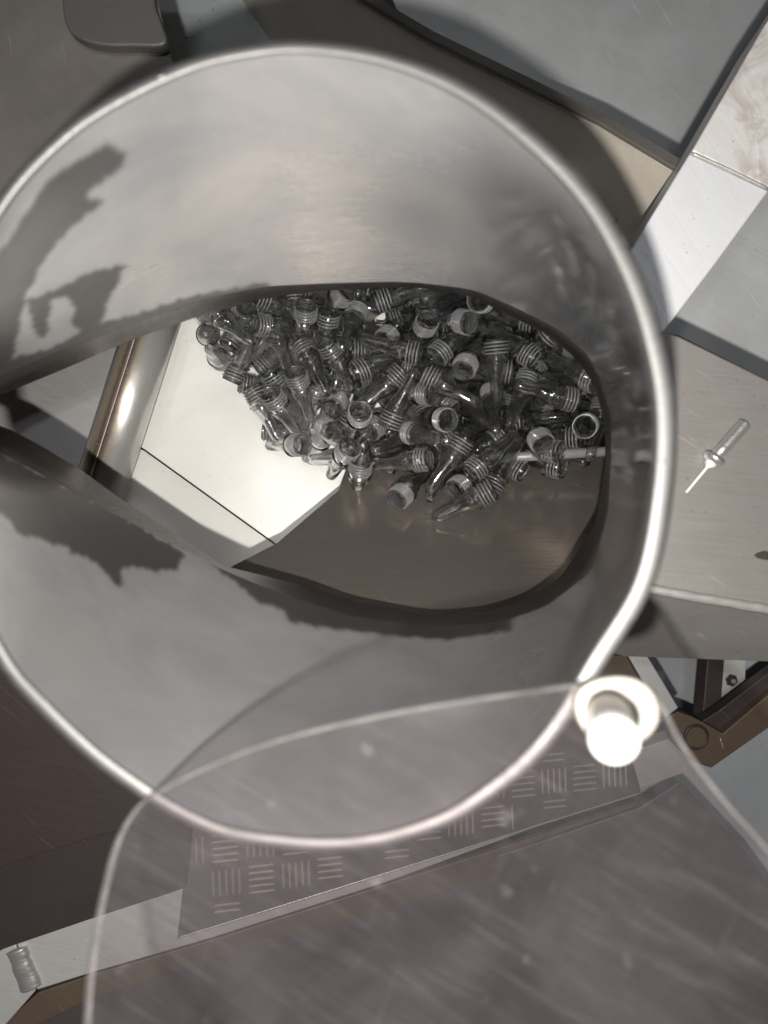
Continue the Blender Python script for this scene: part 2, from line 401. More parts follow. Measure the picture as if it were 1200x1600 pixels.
for _ in range(2):
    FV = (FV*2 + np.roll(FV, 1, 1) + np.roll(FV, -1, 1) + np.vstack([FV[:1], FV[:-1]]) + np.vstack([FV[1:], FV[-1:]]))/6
ow = len(v)      # outside of the wall
for j in range(9):
    t = j/8
    for i in range(NT_):
        p = rim3[i].lerp(end3[i], t); bul = math.sin(math.pi*t)*.006 + .004*min(1, t*8)
        v.append(p + Vector((p.x-rc.x, p.y-rc.y, 0)).normalized()*bul); uvs.append((i/NT_*6.28, t))
for j in range(8):
    for i in range(NT_): f.append((ow+j*NT_+i, ow+(j+1)*NT_+i, ow+(j+1)*NT_+(i+1) % NT_, ow+j*NT_+(i+1) % NT_))
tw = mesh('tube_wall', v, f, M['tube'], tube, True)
me = tw.data; at = me.attributes.new('veil', 'FLOAT', 'POINT'); at.data.foreach_set('value', list(FV.ravel()) + [0.0]*(9*NT_))
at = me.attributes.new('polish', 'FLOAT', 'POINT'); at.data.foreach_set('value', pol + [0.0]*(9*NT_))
ul = me.uv_layers.new(name='UVMap'); li = np.empty(len(me.loops), int); me.loops.foreach_get('vertex_index', li)
ul.data.foreach_set('uv', np.array(uvs)[li].ravel())
# rounded, ground rim
v = []; f = []; m = 7
for i in range(NT_):
    for k in range(m):
        q = (0, .06, .16, .5, .84, .94, 1)[k]; h = (-.0014, .0002, .0008, .0009, .0008, .0002, -.0014)[k]
        v.append(rim3[i].lerp(rim_in[i], q) + RPL[1]*(h+.0004))
for i in range(NT_):
    for k in range(m-1): a = i*m+k; b = ((i+1) % NT_)*m+k; f.append((a, b, b+1, a+1))
mesh('rim', v, f, M['rim'], tube, True)
# short collar below the wall, its shade put into a dark colour
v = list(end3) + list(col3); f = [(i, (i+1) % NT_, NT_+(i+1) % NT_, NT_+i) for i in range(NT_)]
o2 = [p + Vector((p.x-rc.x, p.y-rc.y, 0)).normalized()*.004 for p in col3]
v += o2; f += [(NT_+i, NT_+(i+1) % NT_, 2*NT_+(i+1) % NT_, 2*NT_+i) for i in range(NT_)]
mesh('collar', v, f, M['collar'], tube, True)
# small bright weld spot on the rim
wp = inward(rim3, min(range(NT_), key=lambda i: (rim_o[i][0]-252)**2+(rim_o[i][1]-112)**2), .004) + RPL[1]*.002
weld('weld_spot', [wp-Vector((.003, .001, 0)), wp, wp+Vector((.002, .001, 0))], .0013, M['rim'], tube)
# lug and pivot pin that carry the lid
lugp = [(905, 1082), (925, 1066), (962, 1058), (998, 1064), (1022, 1086), (1030, 1118), (1018, 1146), (985, 1165), (940, 1160), (912, 1140), (900, 1110)]
LPL = (RPL[0] + RPL[1]*.012, RPL[1])

# ------------------------------------------------------------------ the clear lid
lid = thing('clear_swing_lid', 'scuffed clear plastic lid swung aside on its pivot below the tube mouth', 'lid')
LID = [(128, 1640), (134, 1520), (146, 1440), (158, 1385), (174, 1325), (197, 1280), (222, 1252), (262, 1228), (310, 1204), (370, 1178), (430, 1157), (500, 1138), (600, 1116), (700, 1098), (800, 1084),
       (880, 1073), (940, 1066), (990, 1066), (1022, 1080), (1046, 1116), (1070, 1162), (1105, 1212), (1150, 1268), (1205, 1330), (1290, 1440), (1340, 1580), (1330, 1760), (1230, 1930), (1020, 2060),
       (740, 2110), (460, 2050), (250, 1900), (150, 1760)]
KPL = (RPL[0] + RPL[1]*.008, RPL[1])
lo = [Q(x, y, KPL) for x, y in smooth_closed(LID)]; n = len(lo); T = .0065; B = .0012
lc = sum(lo, Vector())/n
def inset(r, d): return [p + (lc-p).normalized()*d for p in r]
nrm = RPL[1]
rings = [[p + nrm*0 for p in inset(lo, B)], [p - nrm*B for p in lo], [p - nrm*(T-B) for p in lo], [p - nrm*T for p in inset(lo, B)]]
mesh('lid_sheet', rings[0] + rings[3], [tuple(range(n)), tuple(range(2*n-1, n-1, -1))], M['lid'], lid)
v = [p for r in rings for p in r]; f = [(k*n+i, k*n+(i+1) % n, (k+1)*n+(i+1) % n, (k+1)*n+i) for k in range(3) for i in range(n)]
mesh('polished_edge', v, f, M['lid_edge'], lid, True)
slab('pivot_lug', smooth_closed(lugp, 3), LPL, .012, M['lug'], lid, .0007, 2)
a, b = P(950, 1120, .290), P(961, 1160, .266)
r = .0087
lathe('pivot_pin', a, b, [(r, 0), (r, .9), (r*.93, .97), (r*.8, 1)], M['bolt'], lid, 40)

# ------------------------------------------------------------------ inside: slope, belt, roller
SPL = plane3((200, 975, .66), (1100, 975, .66), (650, 700, .82))
hop = thing('steel_hopper', 'brown grey steel hopper plate under the tube mouth mirroring the clear tubes', 'hopper')
slab('front_slope', [(345, 893), (432, 848), (528, 766), (545, 720), (570, 660), (985, 660), (980, 800), (955, 915), (860, 985), (700, 1010), (520, 990), (380, 930)], SPL, .003, M['slope'], hop, .0006, 1)
def boxwall(name, x0, y0, z0, x1, y1, z1, mat):
    v = [(x, y, z) for z in (z0, z1) for x, y in ((x0, y0), (x1, y0), (x1, y1), (x0, y1))]
    return mesh(name, v, [(0, 1, 2, 3), (7, 6, 5, 4), (0, 1, 5, 4), (1, 2, 6, 5), (2, 3, 7, 6), (3, 0, 4, 7)], mat, hop)
zt, zb = H-.84, H-1.0
boxwall('back_wall', -.52, .318, zb, .30, .322, zt, M['hopper'])
boxwall('right_wall', .302, -.14, zb, .306, .322, zt, M['hopper'])
boxwall('left_wall', -.524, -.14, zb, -.521, .322, zt, M['hopper'])
boxwall('front_wall', -.52, -.145, zb, .30, -.141, zt, M['hopper'])
boxwall('bottom_plate', -.52, -.14, zb-.004, .30, .318, zb-.001, M['black'])
slab('side_plate', [(-160, 380), (305, 380), (260, 560), (215, 700), (170, 860), (-160, 860)], level(.885), .003, M['leftplate'], hop)
belt = thing('white_conveyor_belt', 'white plastic belt beside the steel roller with clear tubes heaped on it', 'conveyor belt')
BPL = level(.85)
slab('belt_sheet', [(265, 430), (300, 400), (960, 400), (960, 740), (560, 770), (434, 852), (226, 702), (205, 690)], BPL, .004, M['belt'], belt, .0008)
SPL2 = plane3((225, 703, .8505), (432, 853, .8505), (250, 880, .80))
slab('belt_edge_strip', [(225, 703.5), (433, 853.5), (400, 900), (330, 930), (130, 800), (190, 690)], SPL2, .004, M['belt'], belt, .0008)
ra, rb_ = P(262, 430, .80), P(140, 815, .80); RR = .0262
x, y, z = frame_of(ra, rb_)
# seat the seam towards the viewer
up = (Vector((0, 0, 1)) - z*z.z).normalized(); sd = up.cross(z)
v = []; f = []; uvs = []; n = 64; L = (rb_-ra).length
for j in range(2):
    for k in range(n+1):
        q = 2*math.pi*k/n - math.pi; v.append((ra if j == 0 else rb_) + up*(RR*math.cos(q)) + sd*(RR*math.sin(q))); uvs.append((k/n, j))
for k in range(n): f.append((k, k+1, n+1+k+1, n+1+k))
f += [tuple(range(n)), tuple(range(n+1, 2*n+1))]
roller = thing('steel_roller', 'polished steel roller pipe with a brown heat tinted weld seam', 'roller')
o = mesh('pipe', v, f, M['roller'], roller, True); me = o.data
ul = me.uv_layers.new(name='UVMap'); li = np.empty(len(me.loops), int); me.loops.foreach_get('vertex_index', li); ul.data.foreach_set('uv', np.array(uvs)[li].ravel())
sdl = sd if sd.x < 0 else -sd
so = up*math.cos(.13) + sdl*math.sin(.13)
weld('weld_seam', [ra + so*(RR-.0002), rb_ + so*(RR-.0002)], .0009, M['lug'], roller, .0022)
rod = thing('grey_guide_rod', 'thin light grey rod along the bottom edge of the heap at the right', 'rod')
ga, gb = P(730, 719, .772), P(985, 703, .772)
lathe('rod', ga, gb, [(.0042, 0), (.0050, .004), (.0050, .996), (.0042, 1)], M['rodgrey'], rod, 24)
lathe('rod_end', gb, gb + (gb-ga).normalized()*.012, [(.009, 0), (.0095, .1), (.0095, .9), (.008, 1)], M['hopper'], rod, 24)

# ------------------------------------------------------------------ the clear preforms
# pose of every piece after it was dropped on the heap: x, y, z, quaternion
PILE = [
    (-0.0149, 0.0379, 0.3114, 0.1507, -0.1294, -0.6386, 0.7435),
    (-0.0977, 0.0837, 0.3312, 0.6423, 0.2562, -0.6233, -0.3652),
    (-0.0213, 0.1091, 0.3365, 0.1874, -0.2442, -0.7946, 0.5234),
    (0.0266, 0.0879, 0.3269, 0.5727, -0.3709, -0.4579, 0.5699),
    (0.076, 0.1218, 0.3142, 0.5042, 0.3089, -0.5262, 0.6112),
    (0.2255, 0.0813, 0.3333, 0.1187, 0.6555, 0.2553, 0.7008),
    (-0.0777, 0.1126, 0.3317, 0.5179, -0.0814, 0.4724, 0.7085),
    (-0.0524, 0.1099, 0.319, 0.6218, -0.7734, 0.0815, -0.093),
    (0.0162, 0.1055, 0.3119, 0.7235, -0.2763, 0.6058, -0.1822),
    (0.1196, 0.1216, 0.3115, 0.3828, 0.5557, -0.3394, -0.6554),
    (0.1659, 0.1092, 0.327, 0.4788, -0.6176, -0.2385, -0.5765),
    (0.1986, 0.0941, 0.3209, 0.5575, -0.259, -0.4355, 0.6576),
    (-0.0921, 0.1146, 0.3114, 0.0595, 0.622, 0.1943, -0.7562),
    (-0.0045, 0.1517, 0.3271, 0.3004, 0.5645, 0.0145, -0.7687),
    (0.0242, 0.1315, 0.3196, 0.6567, -0.1139, -0.5073, 0.5463),
    (0.0994, 0.1403, 0.3294, 0.3098, -0.2958, 0.8478, 0.3127),
    (0.1189, 0.0986, 0.3231, 0.7973, 0.0246, -0.5815, -0.1601),
    (0.2183, 0.125, 0.3114, 0.0418, 0.6262, 0.1804, -0.7574),
    (-0.1265, 0.1348, 0.3114, 0.6006, 0.292, -0.5825, -0.4634),
    (-0.098, 0.1387, 0.3233, 0.4794, -0.7778, -0.2857, -0.289),
    (-0.0025, 0.1363, 0.3114, 0.1552, 0.5927, 0.2708, -0.7425),
    (0.0612, 0.1515, 0.3165, 0.2024, -0.1063, 0.5585, 0.7974),
    (0.0875, 0.1679, 0.3282, 0.3494, -0.651, -0.5991, -0.3086),
    (0.1571, 0.1419, 0.3178, 0.4104, -0.3079, 0.6897, 0.511),
    (0.1851, 0.1499, 0.3115, 0.7548, -0.6029, 0.2459, 0.0792),
    (-0.1252, 0.1821, 0.3114, 0.3347, -0.634, -0.1503, -0.6807),
    (-0.0691, 0.1653, 0.3144, 0.7812, 0.5934, -0.1263, 0.147),
    (-0.0244, 0.1574, 0.3114, 0.5448, 0.4675, -0.454, -0.5278),
    (0.0412, 0.1781, 0.3114, 0.6568, -0.4434, 0.4774, 0.3795),
    (0.1388, 0.1642, 0.3114, 0.328, 0.0011, -0.6515, 0.6841),
    (0.1988, 0.2044, 0.3223, 0.1687, -0.6182, -0.5303, 0.5551),
    (0.2617, 0.2623, 0.3178, 0.5067, 0.61, 0.4593, -0.4002),
    (-0.1789, 0.1673, 0.3333, 0.0073, 0.3873, -0.9219, 0.0012),
    (-0.1535, 0.2053, 0.3114, 0.2892, 0.5314, 0.3771, -0.7012),
    (-0.0731, 0.2317, 0.3114, 0.1275, 0.4336, -0.4864, 0.7478),
    (-0.0154, 0.2015, 0.3116, 0.5002, 0.4347, 0.484, -0.5715),
    (0.0503, 0.223, 0.3115, 0.5258, 0.4253, 0.4928, 0.5475),
    (0.1202, 0.2006, 0.3243, 0.0416, -0.3289, -0.2831, -0.9),
    (0.153, 0.2214, 0.313, 0.0329, 0.6867, -0.1237, -0.7156),
    (0.1964, 0.2523, 0.3179, 0.3231, -0.2772, -0.7145, -0.5552),
    (-0.1646, 0.2305, 0.3208, 0.0397, -0.0335, -0.4973, 0.866),
    (-0.1263, 0.2396, 0.3114, 0.6908, -0.3944, -0.5186, -0.3134),
    (-0.0968, 0.226, 0.3133, 0.6544, -0.7048, 0.0396, 0.2711),
    (-0.0084, 0.2442, 0.3114, 0.7, -0.1104, -0.6422, -0.2922),
    (0.0267, 0.2535, 0.3114, 0.0758, 0.5515, -0.3467, -0.7549),
    (0.099, 0.2589, 0.3114, 0.5242, -0.086, -0.6459, -0.5484),
    (0.1602, 0.2565, 0.3252, 0.1506, 0.7337, -0.4318, 0.5025),
    (0.2351, 0.2553, 0.3116, 0.0471, -0.3688, -0.536, 0.7579),
    (-0.1494, 0.2865, 0.3121, 0.6548, 0.1262, -0.6607, -0.3446),
    (-0.0795, 0.2837, 0.3114, 0.2269, 0.4452, 0.4758, 0.7238),
    (-0.044, 0.2837, 0.3306, 0.2868, 0.0173, -0.2695, -0.9191),
    (0.0284, 0.288, 0.3136, 0.1953, 0.6627, -0.2721, -0.6698),
    (0.1012, 0.2985, 0.3117, 0.6566, -0.237, 0.6054, -0.3824),
    (0.143, 0.27, 0.3136, 0.6661, -0.7087, -0.1052, -0.2073),
    (0.1983, 0.2963, 0.3117, 0.7597, -0.0058, -0.6501, -0.0137),
    (0.0575, 0.0354, 0.3783, 0.4737, -0.844, 0.2167, -0.1278),
    (0.1554, 0.0522, 0.3618, 0.822, 0.3004, 0.4074, 0.2608),
    (0.0495, 0.0881, 0.3426, 0.3776, -0.6099, 0.426, 0.5514),
    (0.0959, 0.0777, 0.3368, 0.7703, -0.116, -0.5629, 0.2764),
    (0.1814, 0.0623, 0.3548, 0.4826, -0.6662, -0.5209, 0.2279),
    (-0.122, 0.1003, 0.3561, 0.0788, 0.2288, -0.6268, -0.7407),
    (-0.0726, 0.0702, 0.3345, -0.9519, 0.2167, -0.2133, 0.0378),
    (-0.0072, 0.0636, 0.3509, 0.4973, -0.5422, -0.6652, -0.1271),
    (0.0535, 0.1196, 0.3612, 0.7459, 0.1395, 0.4915, -0.4273),
    (0.1183, 0.1339, 0.3414, 0.4909, 0.8065, 0.223, 0.2426),
    (0.2013, 0.0987, 0.3453, 0.7457, 0.4417, 0.2851, -0.4094),
    (0.0034, 0.1455, 0.3473, 0.5356, -0.067, 0.8417, 0.0119),
    (0.0519, 0.1362, 0.3304, 0.2283, -0.0503, -0.4612, -0.8559),
    (0.1258, 0.16, 0.3456, 0.1802, -0.6426, 0.4161, -0.6176),
    (0.1779, 0.154, 0.3462, 0.79, 0.4345, 0.4317, -0.0285),
    (-0.1179, 0.1357, 0.3359, 0.2478, -0.2128, -0.7275, 0.6034),
    (-0.0457, 0.1582, 0.3381, 0.0445, 0.1199, 0.6535, 0.7461),
    (0.0049, 0.1738, 0.3363, 0.0344, -0.7611, 0.0651, -0.6444),
    (0.0718, 0.129, 0.3404, 0.4873, 0.4121, 0.4934, -0.591),
    (0.1374, 0.1793, 0.329, 0.3404, 0.6321, -0.2473, -0.6507),
    (0.2072, 0.1451, 0.3346, 0.4908, 0.6827, -0.1349, 0.5243),
    (0.2635, 0.1279, 0.3207, -0.971, -0.0358, 0.1034, -0.2128),
    (-0.1467, 0.1649, 0.347, 0.5704, 0.7169, 0.1191, -0.3828),
    (-0.1114, 0.1709, 0.328, 0.1604, -0.4121, -0.5357, 0.7193),
    (-0.0553, 0.1879, 0.3231, 0.4234, 0.3493, -0.2979, -0.781),
    (0.0008, 0.1948, 0.3295, 0.1009, -0.88, 0.1846, -0.4259),
    (0.0605, 0.1955, 0.3365, 0.6893, -0.2875, 0.6363, -0.1932),
    (0.149, 0.2003, 0.3231, 0.6608, 0.1284, 0.475, 0.5668),
    (0.225, 0.1696, 0.3136, 0.5166, -0.175, -0.6843, -0.4839),
    (0.2543, 0.1851, 0.3114, 0.5495, -0.3335, 0.5598, 0.5229),
    (-0.1458, 0.1783, 0.3278, 0.6556, -0.6911, 0.0158, -0.304),
    (-0.125, 0.2357, 0.3342, 0.5508, 0.7923, 0.0078, 0.2623),
    (-0.0506, 0.2065, 0.3388, 0.3552, -0.4359, 0.7711, -0.2987),
    (0.006, 0.2233, 0.3251, 0.3732, 0.6451, 0.1284, 0.6543),
    (0.0912, 0.2307, 0.3277, 0.1945, 0.0202, 0.8805, -0.4318),
    (0.117, 0.2391, 0.3297, 0.8954, 0.3481, -0.2216, 0.1675),
    (0.193, 0.2481, 0.3398, 0.4008, -0.1198, -0.718, 0.5564),
    (0.2405, 0.2262, 0.3228, 0.3817, 0.7175, 0.4023, -0.4215),
    (-0.1804, 0.2685, 0.3136, 0.6555, -0.2264, -0.6791, 0.2405),
    (-0.0889, 0.2489, 0.3339, 0.6577, 0.1671, -0.5521, -0.4845),
    (-0.0501, 0.2323, 0.3349, 0.1661, 0.5704, 0.3802, 0.7089),
    (0.0099, 0.236, 0.3438, 0.1335, 0.5049, -0.1128, 0.8453),
    (0.0601, 0.2444, 0.3257, 0.2669, -0.5434, -0.3047, 0.7353),
    (0.1237, 0.2648, 0.3329, 0.7913, 0.4593, 0.2292, 0.3321),
    (0.2356, 0.2802, 0.3228, 0.5832, 0.3986, 0.2381, -0.6665),
    (-0.1275, 0.2983, 0.3198, 0.5585, -0.2145, 0.7574, -0.2615),
    (-0.073, 0.2608, 0.3186, 0.0812, 0.7627, -0.108, 0.6325),
    (-0.0009, 0.2983, 0.3349, 0.7829, 0.1249, -0.6085, -0.0336),
    (0.0563, 0.2695, 0.3239, 0.1403, -0.4405, 0.045, -0.8856),
    (0.1518, 0.2903, 0.3361, 0.3048, -0.4232, 0.5729, -0.6322),
    (0.201, 0.2799, 0.3355, 0.2688, 0.3011, 0.7215, 0.5625),
    (-0.0259, 0.0285, 0.3747, -0.3495, 0.2094, 0.3484, 0.8442),
    (-0.0483, 0.0541, 0.3598, 0.6449, 0.3624, 0.5044, 0.4454),
    (0.0283, 0.0267, 0.3868, 0.5998, -0.0494, -0.3918, 0.6959),
    (0.0877, 0.0347, 0.379, 0.4718, -0.1615, -0.3862, 0.776),
    (0.1482, 0.066, 0.381, 0.5051, 0.4384, 0.1335, 0.7313),
    (0.2371, 0.0825, 0.3573, 0.2371, 0.0005, 0.6859, -0.688),
    (0.0121, 0.0741, 0.3629, 0.5012, -0.5883, 0.6241, -0.115),
    (0.0487, 0.07, 0.3632, 0.1748, -0.395, -0.5692, 0.6996),
    (0.1184, 0.0574, 0.3649, 0.7841, 0.2046, 0.535, -0.239),
    (0.1687, 0.0755, 0.3715, 0.6978, 0.3263, 0.4442, 0.4575),
    (-0.1021, 0.1185, 0.3524, 0.4626, -0.0332, -0.5268, -0.7123),
    (-0.0212, 0.1102, 0.359, 0.6332, 0.7033, -0.222, -0.2349),
    (0.026, 0.1227, 0.3676, 0.7244, -0.1485, 0.3737, -0.56),
    (0.0957, 0.1052, 0.357, 0.2079, -0.3626, 0.6904, -0.5904),
    (0.1572, 0.1137, 0.3474, 0.823, 0.5106, 0.2215, 0.1133),
    (0.2401, 0.108, 0.3408, 0.1922, 0.544, 0.222, 0.786),
    (-0.0619, 0.1786, 0.3519, 0.8174, -0.3796, 0.2839, 0.3273),
    (-0.0033, 0.1653, 0.3564, 0.4726, -0.5223, -0.3739, 0.6034),
    (0.0898, 0.1404, 0.3618, 0.2595, 0.619, -0.3947, -0.6275),
    (0.1886, 0.1863, 0.342, 0.431, -0.507, -0.268, 0.6967),
    (0.2273, 0.1561, 0.3348, 0.2555, -0.3362, 0.5191, -0.7432),
    (-0.1076, 0.1718, 0.3518, 0.139, 0.1286, -0.7738, -0.6044),
    (-0.0719, 0.1476, 0.3636, 0.6203, -0.7498, -0.1548, 0.1706),
    (-0.0019, 0.221, 0.3555, 0.1713, -0.593, -0.7221, 0.3123),
    (0.0346, 0.2044, 0.3498, 0.6547, -0.1741, -0.6588, 0.3271),
    (0.1017, 0.1862, 0.3523, 0.7042, -0.3184, 0.6113, -0.1703),
    (0.1865, 0.1694, 0.3594, 0.141, -0.7466, 0.2794, -0.5871),
    (0.2615, 0.177, 0.3303, 0.3184, 0.426, -0.6702, 0.5176),
    (-0.0931, 0.2047, 0.3415, 0.4212, -0.4417, 0.5643, 0.5559),
    (-0.0998, 0.2352, 0.3724, 0.084, 0.9216, -0.1868, -0.3297),
    (0.0574, 0.2358, 0.3499, 0.471, 0.7289, 0.165, 0.4686),
    (0.1459, 0.1876, 0.3549, -0.3451, -0.0717, 0.3727, 0.8584),
    (0.1932, 0.2178, 0.3483, 0.4184, 0.2185, 0.7788, 0.413),
    (0.2317, 0.2015, 0.3443, 0.5517, -0.3214, 0.5928, 0.4908),
    (-0.1439, 0.2238, 0.337, 0.4068, 0.1575, -0.2173, 0.8732),
    (-0.084, 0.2654, 0.3508, 0.3954, -0.1931, 0.8817, 0.17),
    (-0.0763, 0.2984, 0.341, 0.7312, 0.3641, -0.0346, -0.5758),
    (0.0331, 0.2767, 0.3429, 0.5208, 0.7635, -0.0203, -0.3813),
    (0.0967, 0.2946, 0.3326, 0.6919, -0.1419, 0.523, -0.4771),
    (0.1954, 0.2741, 0.3584, 0.7222, -0.3574, -0.5573, 0.2003),
    (0.2174, 0.2479, 0.3559, 0.5196, -0.4549, -0.2927, 0.6614),
    (-0.1678, 0.2917, 0.3275, -0.5122, 0.0949, -0.3827, -0.7631),
    (-0.1218, 0.2984, 0.341, -0.4412, 0.1215, -0.0964, 0.8839),
    (0.0154, 0.2984, 0.3517, 0.5667, -0.3117, -0.3858, 0.6579),
    (0.0612, 0.2979, 0.3332, 0.2394, 0.3469, -0.006, 0.9068),
    (0.1936, 0.2983, 0.3497, 0.4472, -0.3736, 0.3252, -0.7447),
    (0.2537, 0.2784, 0.3381, 0.8113, 0.5111, 0.2553, -0.1242),
    (-0.0445, 0.0502, 0.3758, -0.9504, 0.2398, -0.1646, 0.1104),
    (0.1056, 0.0569, 0.4052, 0.5722, -0.0137, -0.6339, 0.5202),
    (0.1183, 0.0446, 0.3918, 0.6731, 0.4072, -0.5566, 0.2671),
    (0.0168, 0.0499, 0.3853, 0.1989, -0.5084, 0.0889, -0.8331),
    (0.0946, 0.0616, 0.3848, 0.5548, -0.002, 0.7512, 0.3575),
    (-0.1013, 0.0994, 0.3655, 0.2925, 0.0929, -0.3973, -0.8649),
    (0.004, 0.0982, 0.3547, 0.6152, -0.0416, -0.4617, 0.6377),
    (0.0814, 0.0795, 0.3786, 0.6017, 0.5568, -0.269, -0.5055),
    (0.1522, 0.0928, 0.3768, 0.609, 0.3397, -0.6728, -0.2471),
    (-0.0452, 0.1493, 0.3591, 0.6197, -0.1123, -0.4506, -0.6328),
    (-0.0042, 0.1212, 0.3793, 0.0027, 0.5057, 0.4516, 0.735),
    (0.0509, 0.0939, 0.3855, 0.1453, -0.1583, 0.1263, -0.9684),
    (0.109, 0.102, 0.3847, 0.0017, 0.0335, 0.905, 0.424),
    (0.1876, 0.1125, 0.3675, 0.8026, 0.0724, -0.5488, -0.2223),
    (-0.1577, 0.192, 0.3613, 0.5849, -0.1843, -0.7383, -0.2807),
    (0.0484, 0.1418, 0.3769, 0.4134, 0.0792, -0.8901, -0.1747),
    (0.1359, 0.0981, 0.3485, 0.2699, -0.1222, -0.4602, -0.8369),
    (0.229, 0.1237, 0.3646, 0.0857, -0.6223, 0.1197, -0.7688),
    (-0.0031, 0.1525, 0.3748, 0.0044, -0.5735, -0.285, 0.768),
    (0.0886, 0.1878, 0.3726, 0.3904, -0.638, -0.3154, 0.5841),
    (0.1685, 0.1306, 0.3562, 0.4206, -0.5226, 0.1423, 0.7279),
    (0.1977, 0.1501, 0.3716, 0.2498, 0.4733, -0.2892, -0.7937),
    (-0.0583, 0.2259, 0.3561, 0.8002, -0.1314, -0.5831, -0.049),
    (0.0362, 0.1789, 0.3544, 0.6625, 0.0855, 0.7436, 0.0298),
    (0.1038, 0.209, 0.3639, 0.7459, -0.3269, 0.4949, -0.303),
    (0.1526, 0.231, 0.3764, 0.2543, 0.4187, -0.5112, -0.7062),
    (0.2512, 0.2707, 0.3555, 0.0747, 0.1244, 0.3957, -0.9069),
    (-0.0134, 0.2493, 0.373, 0.7872, -0.5849, 0.1548, 0.1194),
    (0.0029, 0.2514, 0.3573, 0.2777, -0.2954, 0.213, -0.889),
    (0.1144, 0.2494, 0.3528, 0.5216, -0.3431, -0.7514, -0.2134),
    (0.1551, 0.2468, 0.3587, 0.3093, 0.6452, 0.5728, -0.4),
    (0.1747, 0.2458, 0.37, 0.83, -0.4885, -0.0757, -0.2582),
    (-0.1897, 0.2372, 0.322, 0.2248, 0.1369, -0.4584, -0.8489),
    (-0.1821, 0.2752, 0.335, 0.4884, -0.6296, -0.1832, 0.5758),
    (-0.1247, 0.2761, 0.3362, -0.3793, -0.0139, 0.4046, 0.832),
    (0.012, 0.2807, 0.375, 0.7264, -0.2506, -0.0954, -0.6328),
    (0.0555, 0.276, 0.3573, 0.8444, -0.467, -0.1489, -0.2163),
    (0.114, 0.2746, 0.3633, 0.5006, -0.3229, 0.5683, -0.5676),
    (0.1543, 0.2985, 0.367, 0.389, 0.6771, -0.4984, -0.3765),
    (-0.0595, 0.1018, 0.3437, -0.2321, 0.854, 0.3395, 0.3185),
    (-0.046, 0.074, 0.3868, 0.3582, -0.4796, -0.7988, -0.0596),
    (0.0383, 0.0746, 0.3995, 0.1115, 0.6297, -0.7337, -0.2294),
    (0.1469, 0.0826, 0.3922, 0.3709, 0.2085, -0.2546, 0.8684),
    (0.1339, 0.1113, 0.3906, 0.0089, -0.3315, -0.7182, -0.6117),
    (0.0958, 0.1643, 0.3675, 0.453, -0.5283, 0.3689, -0.6161),
    (0.1815, 0.13, 0.3896, 0.263, 0.741, 0.3432, 0.5138),
    (0.2421, 0.173, 0.3459, 0.4633, 0.1548, -0.27, 0.8297),
    (-0.103, 0.1862, 0.3704, 0.8863, -0.0064, -0.463, 0.0031),
    (-0.0341, 0.1861, 0.374, 0.3512, -0.4515, 0.7595, 0.3097),
    (0.0059, 0.1632, 0.3926, 0.4465, -0.4084, 0.5293, -0.5947),
    (0.0865, 0.1556, 0.4001, 0.6009, 0.1014, -0.4243, 0.6698),
    (0.1492, 0.1622, 0.3816, 0.7381, -0.0721, 0.4885, 0.4597),
    (0.2227, 0.1764, 0.3718, 0.5047, -0.5934, 0.4903, 0.3908),
    (-0.1864, 0.1865, 0.3418, -0.1064, 0.2915, 0.9473, 0.0801),
    (0.0688, 0.2168, 0.3789, 0.4361, -0.8151, 0.1874, -0.3321),
    (0.1239, 0.2247, 0.3928, 0.3764, 0.417, 0.2318, 0.7942),
    (0.1935, 0.1987, 0.3629, 0.2053, -0.4024, -0.2513, 0.856),
    (0.2262, 0.2414, 0.3782, 0.0885, 0.3944, -0.3258, -0.8547),
    (-0.1992, 0.2131, 0.3016, -0.3274, -0.5556, -0.7642, -0.0128),
    (0.0143, 0.1906, 0.3627, -0.4035, 0.0807, 0.4406, -0.7978),
    (0.0474, 0.2353, 0.3708, 0.5213, 0.5926, 0.3495, -0.5048),
    (0.095, 0.2564, 0.3691, 0.239, -0.7624, -0.2816, 0.5313),
    (0.1882, 0.2537, 0.399, 0.7218, 0.5147, -0.4623, -0.0159),
    (-0.1022, 0.2079, 0.3671, 0.1967, 0.4543, -0.2971, -0.8165),
    (0.0382, 0.2827, 0.3839, 0.3663, 0.9233, -0.063, -0.0967),
    (0.0836, 0.284, 0.387, 0.8054, -0.2502, -0.5334, -0.0645),
    (0.128, 0.2898, 0.3797, 0.4266, 0.4656, 0.1584, 0.759),
    (0.2134, 0.2738, 0.3786, 0.3708, 0.2985, -0.5928, -0.6496),
    (-0.1782, 0.2352, 0.3416, 0.8237, 0.4491, -0.2079, -0.2767),
    (0.0766, 0.0079, 0.4143, 0.294, 0.4231, 0.4974, 0.698),
    (-0.1013, 0.069, 0.36, -0.7485, -0.2398, -0.2769, -0.5528),
    (0.061, 0.0467, 0.4042, 0.384, 0.0461, 0.6785, 0.6246),
    (0.0174, 0.1119, 0.3922, 0.6304, 0.7286, -0.2536, -0.0859),
    (0.0877, 0.1021, 0.3817, -0.2141, 0.9626, -0.084, -0.1432),
    (0.2144, 0.0838, 0.377, 0.2307, -0.4483, -0.6, -0.6212),
    (0.098, 0.1454, 0.382, 0.6084, -0.2532, 0.625, -0.4184),
    (0.2129, 0.1411, 0.4011, 0.6034, -0.7674, 0.0801, -0.2012),
    (-0.0808, 0.1842, 0.3701, -0.7865, 0.3108, 0.1212, 0.5197),
    (0.0652, 0.1182, 0.4085, 0.5631, 0.0631, -0.7203, -0.4001),
    (0.1251, 0.1661, 0.3961, 0.3886, 0.5734, -0.1172, 0.7116),
    (0.1984, 0.1712, 0.3778, -0.9636, 0.0284, 0.1239, 0.2352),
    (0.0213, 0.2157, 0.3912, 0.6575, 0.407, -0.5982, -0.2102),
